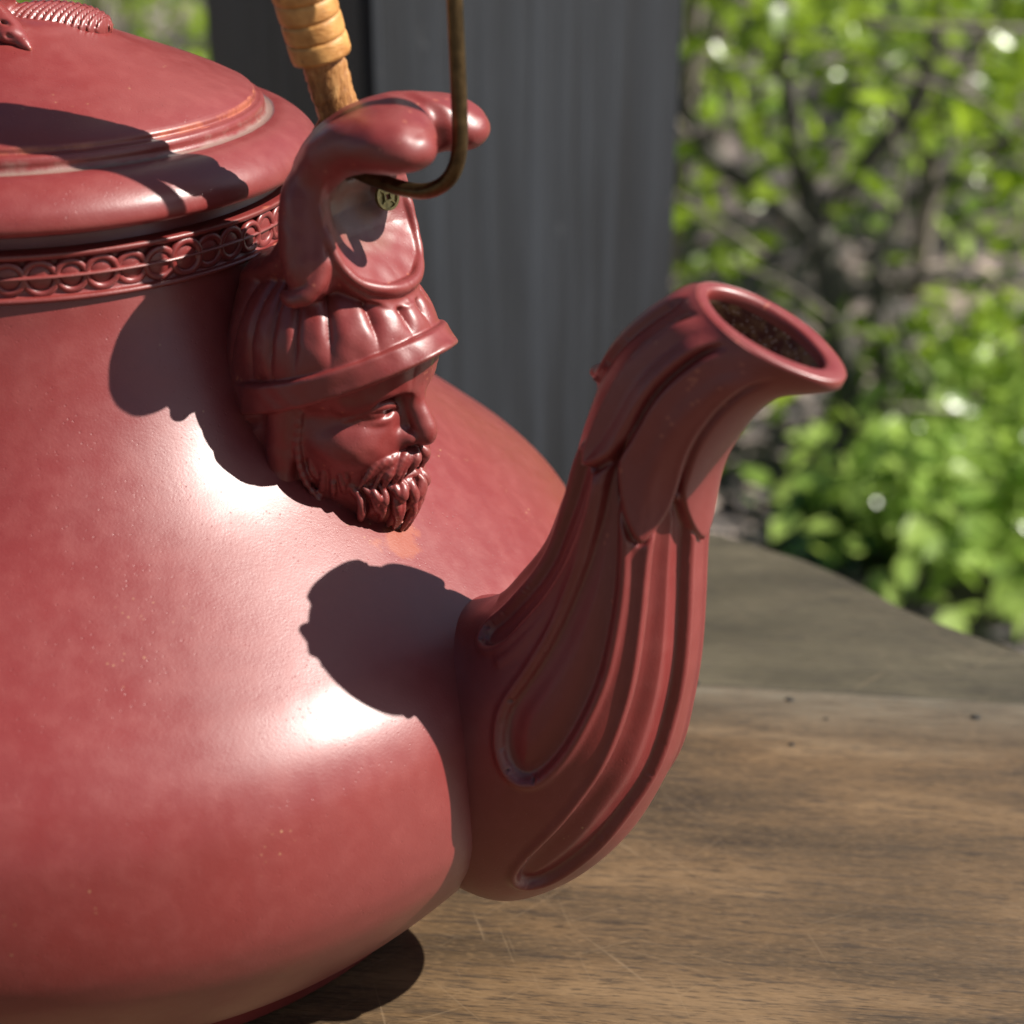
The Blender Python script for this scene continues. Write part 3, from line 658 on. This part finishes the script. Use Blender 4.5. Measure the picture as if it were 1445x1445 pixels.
M_near = wood('walnut_near', .40, WN, .8, yS); M_far = wood('walnut_far', .50, [(.38, (.022, .017, .010)), (.46, (.052, .043, .025)), (.53, (.080, .066, .039)), (.62, (.125, .104, .064))], .6)
far_o = [(x, max(y, yS + .004)) for x, y in far] + [(far[-1][0], yS + .0008), (far[0][0], yS + .0008)]
slab('plank', far_o, TABLE - .0006, .034, M_far, table, .0016)['label'] = 'far plank with the curved edge'
xl, xr = far[0][0] - .05, .62
w_ = .235
slab('plank', [(xl, yS), (far[-1][0] + .03, yS), (.53, yS - .03), (xr, yS - .09), (.65, yS - w_), (xl, yS - w_)], TABLE, .035, M_near, table, .0016)['label'] = 'plank under the teapot'
slab('plank', [(xl, yS - w_ - .001), (.65, yS - w_ - .001), (.62, yS - 2 * w_), (.5, yS - 2 * w_ - .1), (xl, yS - 2 * w_ - .1)], TABLE - .0003, .035, wood('walnut_front', .40, WN, .8), table, .0016)
M_leg = simple('dark_leg', (.05, .035, .025), .6)
for x, y in ((-.62, .02), (.42, -.06), (-.62, -.30), (.36, -.32)):
    bm = bmesh.new(); bmesh.ops.create_cube(bm, size=1)
    for v in bm.verts: v.co = Vector((v.co.x * (.06 if v.co.z > 0 else .045), v.co.y * (.06 if v.co.z > 0 else .045), 0 if v.co.z < 0 else TABLE - .036))
    bmesh.ops.bevel(bm, geom=bm.edges[:], offset=.004, segments=2, affect='EDGES')
    me = bpy.data.meshes.new('leg'); bm.to_mesh(me); bm.free(); me.materials.append(M_leg); link('leg', me, table, (x, y, 0))
# nail holes: dark plugs set a hair into the plank
M_hole = simple('nail_hole', (.008, .007, .006), .8)
for px, py, r in ((.250, .078, .0017), (.320, .065, .0019), (.246, .046, .0012), (.2145, .0915, .0010), (.262, .064, .0008)):
    x, y = tl((px, py)); V = [(r * (1 + .2 * sin(3 * a + px * 40)) * cos(a), r * .8 * sin(a), .0004) for a in np.linspace(0, 2 * pi, 12, endpoint=False)] + [(1.1 * r * cos(a), .9 * r * sin(a), -.002) for a in np.linspace(0, 2 * pi, 12, endpoint=False)]
    F = [list(range(12))] + [[j, 12 + j, 12 + (j + 1) % 12, (j + 1) % 12] for j in range(12)]
    link('nail_hole', mesh('nail_hole', V, F, M_hole), table, (x, y, TABLE))

# ------------------------------------------------------------------ charcoal post
t = NT('charcoal_paint'); v = t.coord((70, 70, 2.2)); v2 = t.coord((9, 9, 3)); n = t.noise(v, 1.0, 5, .65); b2 = t.noise(v2, 1.0, 4)
col = t.ramp(n, [(.3, (.005, .0062, .0082)), (.50, (.0095, .0115, .015)), (.74, (.030, .036, .046))])
col = t.mix(t.ramp(b2, [(.42, 0.0), (.72, .6)]), col, (.025, .030, .038))
ck = t.noise(t.coord((130, 130, 1.6)), 1.0, 3, .5); col = t.mix(t.ramp(ck, [(.33, .85), (.37, 0.0)]), col, (.004, .004, .005)); chp = t.noise(t.coord((60, 60, 24)), 1.0, 5, .7); col = t.mix(t.ramp(chp, [(.66, 0.0), (.72, .7)]), col, (.10, .105, .115))
sp = t.vor(t.coord((26, 26, 14)), 1.0); col = t.mix(t.ramp(sp, [(.05, .5), (.10, 0.0)]), col, (.16, .13, .11))
t.set('Base Color', col); t.set('Roughness', .55); t.set('Normal', t.bump(n, .004, .6)); M_post = t.m
bm = bmesh.new(); s_ = .234; HP = 2.7
bmesh.ops.create_cube(bm, size=1)
for vv in bm.verts: vv.co = Vector(((vv.co.x + .5) * s_, (vv.co.y + .5) * s_, (vv.co.z + .5) * HP))
bmesh.ops.bevel(bm, geom=[e for e in bm.edges if abs(e.verts[0].co.z - e.verts[1].co.z) > .1], offset=.006, segments=3, affect='EDGES')
me = bpy.data.meshes.new('post'); bm.to_mesh(me); bm.free(); me.materials.append(M_post)
post = thing(link('post', me, None, (.056, .50, 0), (0, 0, radians(32.6))), 'square charcoal painted wooden post standing behind the teapot', 'post')

# ------------------------------------------------------------------ garden
t = NT('mulch'); v = t.coord(); n = t.noise(v, 9, 6, .7); w_n = t.vor(v, 38, 'Color'); b1 = t.noise(v, 1.3, 3)
col = t.ramp(n, [(.3, (.040, .037, .038)), (.5, (.105, .092, .088)), (.7, (.34, .27, .235))])
cc_ = t.mix(.4, col, t.ramp(b1, [(.40, (.07, .062, .060)), (.56, (.46, .35, .29))]))
t.set('Base Color', cc_); t.set('Roughness', .9); t.set('Normal', t.bump(n, .05, 1.0)); M_mulch = t.m
g = 60; gv = [(x, y, 0) for y in (-60, 60) for x in (-60, 60)]
ground = link('ground', mesh('ground', gv, [[0, 1, 3, 2]], M_mulch, False)); ground['kind'] = 'structure'
# bark chips scattered where the garden shows
bv, bf = [], []
for i in range(9000):
    y = 1.0 + 6.5 * rnd.random()**1.4; x = .14 + (rnd.uniform(-.42, .42)) * (y + .9)
    a = rnd.uniform(0, 2 * pi); L = rnd.uniform(.012, .04); W = rnd.uniform(.006, .014); tz = rnd.uniform(-.25, .25); z = rnd.uniform(.004, .02)
    b = len(bv)
    for sx, sy in ((-1, -1), (1, -1), (1, 1), (-1, 1)):
        bv.append((x + (sx * L * cos(a) - sy * W * sin(a)), y + (sx * L * sin(a) + sy * W * cos(a)), z + sx * L * tz + .004))
    bf.append([b, b + 1, b + 2, b + 3])
M_chip = NT('bark_chip'); oi = M_chip.n('ShaderNodeNewGeometry'); M_chip.set('Base Color', M_chip.ramp(oi.outputs['Random Per Island'], [(0, (.04, .036, .036)), (.6, (.12, .105, .10)), (1, (.52, .41, .35))])); M_chip.set('Roughness', .8); M_chip = M_chip.m
chips = link('bark_chips', mesh('bark_chips', bv, bf, M_chip, False)); chips['kind'] = 'stuff'; chips['label'] = 'tan bark chips strewn over the garden soil'

def leaf_mat(name, c1, c2, tr):
    t = NT(name); oi = t.n('ShaderNodeNewGeometry'); ob = t.n('ShaderNodeObjectInfo')
    r = t.math('FRACT', t.math('ADD', oi.outputs['Random Per Island'], ob.outputs['Random']))
    col = t.ramp(r, [(0, c1), (.75, c2), (1, tuple(min(1, x * 1.5) for x in c2))])
    t.set('Base Color', col); t.set('Roughness', .27); t.set('Specular IOR Level', .6)
    tl_ = t.n('ShaderNodeBsdfTranslucent'); t.l(t.mix(.25, col, (.30, .42, .02)), tl_.inputs[0])
    mx = t.n('ShaderNodeMixShader'); mx.inputs[0].default_value = tr; t.l(t.b.outputs[0], mx.inputs[1]); t.l(tl_.outputs[0], mx.inputs[2]); t.l(mx.outputs[0], t.out.inputs[0])
    return t.m
M_leafA = leaf_mat('leaf_green', (.12, .20, .014), (.27, .38, .03), .5)
M_leafB = leaf_mat('leaf_pale', (.18, .30, .05), (.38, .52, .12), .5)
M_leafC = leaf_mat('leaf_dark', (.025, .07, .014), (.06, .13, .025), .30)
M_bark = simple('bark', (.070, .066, .052), .85, var=.5, scale=40, bump=.004)
M_twig = simple('grey_twig', (.20, .17, .14), .8, var=.35, scale=60)
LV = np.array([(0, 0, 0), (.32, .22, .05), (.26, .58, .06), (0, 1, 0), (-.26, .58, .06), (-.32, .22, .05), (0, .5, -.03)])
LF = [[0, 1, 6], [1, 2, 6], [2, 3, 6], [3, 4, 6], [4, 5, 6], [5, 0, 6]]
def leaf_cloud(pts, size, rg, mat, name, parent=None, up=.5, loc=(0, 0, 0)):
    n = len(pts); V = np.zeros((n, 7, 3)); 
    for i, p in enumerate(pts):
        q = Matrix.Rotation(rg.uniform(0, 2 * pi), 3, 'Z') @ Matrix.Rotation(rg.gauss(-.3, up), 3, 'X') @ Matrix.Rotation(rg.gauss(0, .5), 3, 'Y')
        V[i] = (LV * size * rg.uniform(.6, 1.25)) @ np.array(q).T + p
    F = np.concatenate([np.array(LF) + 7 * i for i in range(n)])
    return link(name, mesh(name, V.reshape(-1, 3), F, mat), parent, loc)
leaf_me = {}
def single_leaf(mat, size, p, rg, parent):
    if mat.name not in leaf_me: leaf_me[mat.name] = mesh('leaf', LV, LF, mat)
    o = link('leaf', leaf_me[mat.name], parent, p, (rg.gauss(-.2, .5), rg.gauss(0, .4), rg.uniform(0, 6.28))); o.scale = (size,) * 3
    return o
def limbs(branches, mat, name, parent):
    V, F = [], []
    for P, r0, r1 in branches:
        P = cat(P, max(4, len(P) * 4)); v, f = tube_vf(P, np.linspace(r0, r1, len(P)), 7); b = len(V) and sum(len(x) for x in V); V.append(v); F += [[i + b for i in q] for q in f]
    return link(name, mesh(name, np.concatenate(V), F, mat), parent)

def ball_pts(c, r, n, rg, shell=.35):
    out = []
    while len(out) < n:
        p = np.array([rg.gauss(0, 1) for _ in range(3)]); p /= np.linalg.norm(p); q = (shell + (1 - shell) * rg.random())**.6
        out.append(np.array(c) + p * q * np.array(r) * (1 + .2 * sin(p[0] * 7 + p[2] * 5)))
    return out
def clump_pts(c, r, n, rg, k=14, cr=.28):         # leaves gathered in clumps, gaps between them
    cs = ball_pts(c, r, k, rg); return [np.array(cs[rg.randrange(k)]) + np.array([rg.gauss(0, 1) for _ in range(3)]) * np.array(r) * cr for _ in range(n)]
rg = random.Random(21)
# the forked shrub beyond the table corner
shrub = thing(link('forked_shrub', None, None, (.67, 1.84, 0)), 'green leafy shrub with dark forked branches beyond the table edge', 'shrub')
B0 = np.array((.67, 1.84, 0))
br = [([(.67, 1.84, -.05), (.636, 1.85, .146), (.603, 1.85, .299), (.574, 1.85, .404)], .025, .020),
      ([(.574, 1.85, .404), (.542, 1.86, .495), (.519, 1.88, .621), (.499, 1.90, .80), (.47, 1.95, 1.05)], .018, .008),
      ([(.574, 1.85, .404), (.64, 1.84, .505), (.687, 1.83, .573), (.701, 1.81, .678), (.71, 1.78, .95)], .018, .008),
      ([(.587, 1.85, .362), (.496, 1.83, .455), (.424, 1.80, .505), (.371, 1.78, .583), (.30, 1.77, .75)], .017, .006),
      ([(.683, 1.85, .0), (.689, 1.86, .19), (.667, 1.88, .32), (.707, 1.90, .424), (.811, 1.92, .475), (.93, 1.9, .60)], .012, .005),
      ([(.70, 1.80, .0), (.744, 1.80, .168), (.70, 1.79, .245), (.635, 1.78, .393)], .008, .004),
      ([(.62, 1.85, .24), (.53, 1.80, .30), (.45, 1.78, .31)], .008, .003), ([(.61, 1.85, .29), (.70, 1.75, .36), (.80, 1.70, .37), (.90, 1.68, .40)], .008, .003),
      ([(.69, 1.83, .58), (.78, 1.86, .66), (.85, 1.88, .80)], .007, .003), ([(.52, 1.87, .60), (.45, 1.9, .68), (.40, 1.92, .80)], .006, .003)]
limbs([([np.array(p) - B0 for p in P], a, b) for P, a, b in br], M_bark, 'trunk', shrub)
tw = []
for _ in range(46):
    p = np.array([rg.uniform(-.40, .42), rg.uniform(-.22, .30), rg.uniform(.05, .75)]); d = np.array([rg.gauss(0, .6), rg.gauss(0, .3), rg.uniform(-.1, .8)]); d *= rg.uniform(.12, .26) / np.linalg.norm(d)
    tw.append(([p, p + d * .5 + np.array([rg.gauss(0, .012) for _ in range(3)]), p + d], .0035, .0015))
limbs(tw, M_twig, 'twigs', shrub)['kind'] = 'stuff'
P1 = clump_pts((-.02, .10, .70), (.42, .26, .28), 440, rg, 34, .2) + clump_pts((-.12, .02, .17), (.20, .12, .10), 45, rg, 7, .3) + clump_pts((.24, .05, .36), (.26, .2, .22), 80, rg, 12, .22)
leaf_cloud(P1, .047, rg, M_leafA, 'crown', shrub)
for k in range(90):
    c = P1[rg.randrange(len(P1))]; single_leaf(M_leafA, rg.uniform(.045, .065), tuple(c + np.array([rg.uniform(-.05, .05), rg.uniform(-.16, -.02), rg.uniform(-.05, .05)])), rg, shrub)

def shrub_thing(name, label, cat_, loc, parts, mat, size, n, group=None, stem=.012, hgt=.5, fine=0):
    t = thing(link(name, None, None, loc), label, cat_, group)
    limbs([([(0, 0, -.03), (rg.gauss(0, .03), rg.gauss(0, .03), hgt * .5), (rg.gauss(0, .1 * hgt), rg.gauss(0, .1 * hgt), hgt)], stem, stem * .3) for _ in range(5)], M_twig if stem < .02 else M_bark, 'stems', t)
    pts = []
    for c, r, f in parts: pts += clump_pts(c, r, int(n * f), rg, 16, .3)
    leaf_cloud(pts, size, rg, mat, 'crown', t)
    for k in range(fine): single_leaf(mat, size * rg.uniform(.9, 1.35), tuple(pts[rg.randrange(len(pts))] + np.array([0, -.03, .02])), rg, t)
    return t
# low plants at the foot of the table
PL = [((.70, 1.50, 0), .15, .20, M_leafB, 'pale green ground plant just past the sloping table edge'),
      ((.82, 1.56, 0), .20, .22, M_leafB, 'broad bright clump of pale leaves at the right edge, beside the table'),
      ((.86, 1.80, 0), .20, .20, M_leafB, 'light green ground plant behind the bright clump by the table'),
      ((.62, 1.60, 0), .09, .10, M_leafC, 'small dark green plant on bare mulch next to the table corner'),
      ((.40, 2.0, 0), .08, .16, M_leafA, 'green sprig between the spout and the forked shrub'),
      ((.98, 2.05, 0), .22, .24, M_leafA, 'mid green plant behind the pale ground plants'),
      ((.68, 1.72, 0), .07, .08, M_leafB, 'tiny pale plant in the sunlit mulch in front of the shrub trunk')]
for loc, r, h, m, lab in PL:
    shrub_thing('ground_plant', lab, 'plant', loc, [((0, 0, h * .6), (r, r, h * .45), 1)], m, .048, int(110 + 950 * r * r * 6), 'low plants in the mulch bed', .004, h * .7, 14)
# farther shrubs
FS = [((.95, 2.75, 0), [((0, 0, .55), (.45, .3, .40), 1)], M_leafB, 'pale green bush close behind the forked shrub'),
      ((.42, 2.55, 0), [((0, 0, .40), (.26, .25, .34), 1)], M_leafA, 'green bush beside the right edge of the post'),
      ((1.75, 4.3, 0), [((0, 0, .5), (.5, .4, .40), 1)], M_leafB, 'pale bush far back at the upper right'),
      ((.60, 3.3, 0), [((0, 0, .75), (.55, .4, .40), 1)], M_leafA, 'dense green bush behind the post, left of the forked shrub'),
      ((1.45, 3.1, 0), [((0, 0, .60), (.5, .4, .42), 1)], M_leafA, 'loose green bush at the right, behind the forked shrub'),
      ((1.15, 4.6, 0), [((0, 0, .55), (.5, .35, .40), 1)], M_leafC, 'dark green bush in the shade far behind the forked shrub'),
      ((-1.0, 4.4, 0), [((0, 0, .38), (.42, .4, .30), 1)], M_leafA, 'bright green bush seen over the teapot lid'),
      ((-.75, 5.6, 0), [((0, 0, .35), (.4, .4, .28), 1)], M_leafC, 'dark green bush behind the one over the teapot lid'),
      ((.25, 4.9, 0), [((0, 0, .6), (.5, .4, .45), 1)], M_leafC, 'dark bush hidden mostly by the post')]
for loc, parts, m, lab in FS:
    shrub_thing('garden_bush', lab, 'bush', loc, parts, m, .060, 470, 'bushes at the back of the garden', .014, .8)
# trees round the garden; those behind the camera are added to block skylight
TREES = [((-4.5, 9.5), 3.6, 'leafy tree far behind on the left'), ((-1.6, 10.5), 4.2, 'leafy tree far behind the teapot lid'), ((1.4, 10.0), 3.8, 'leafy tree far behind the post'), ((4.2, 9.2), 4.0, 'leafy tree far behind the forked shrub'), ((6.5, 7.4), 3.8, 'leafy tree far off on the right'),
         ((-3.5, -3.6), 4.4, 'unseen leafy tree added behind the camera on the left to block skylight'), ((-.6, -4.6), 4.6, 'unseen leafy tree added straight behind the camera to block skylight'), ((2.4, -4.4), 4.2, 'unseen leafy tree added behind the camera on the right to block skylight'), ((-4.6, 1.0), 4.2, 'leafy tree off to the left'),
         ((3.9, 3.4), 3.3, 'slim tree right of the forked shrub'), ((3.2, 5.6), 3.0, 'slim tree behind the right bush')]
for (x, y), H, lab in TREES:
    t = thing(link('tree', None, None, (x, y, 0)), lab, 'tree', 'trees round the garden')
    bl = [([(0, 0, -.1), (.05, .02, H * .25), (-.03, .05, H * .5), (0, 0, H * .85)], .075, .02)] + [([(0, 0, H * .35), (rg.gauss(0, .4), rg.gauss(0, .4), H * .55), (rg.gauss(0, .8), rg.gauss(0, .8), H * .75)], .035, .008) for _ in range(6)]
    limbs(bl, M_bark, 'trunk', t)
    slim = H < 3.4
    leaf_cloud(clump_pts((0, 0, H * .68), (1.0 if slim else 1.7, 1.0 if slim else 1.4, H * .32), 420 if slim else 1500, rg, 30, .22), .11 if slim else .17, rg, M_leafC, 'crown', t)
# slate blue pot far off at the top right
M_glaze = simple('slate_blue_glaze', (.10, .14, .19), .3, var=.25, scale=8)
th = np.linspace(0, 2 * pi, 48, endpoint=False); pr = [(.005, .02), (.15, .0), (.17, .01), (.24, .20), (.27, .36), (.29, .40), (.30, .43), (.27, .43), (.255, .38), (.01, .37)]
pc = cat(pr, 40); V = np.stack([pc[:, :1] * np.cos(th), pc[:, :1] * np.sin(th), pc[:, 1:] + 0 * th], -1).reshape(-1, 3)
pot = thing(link('garden_pot', mesh('garden_pot', V, grid_faces(40, 48), M_glaze), None, (2.02, 6.1, 0)), 'slate blue glazed pot far back at the upper right of the garden', 'plant pot')
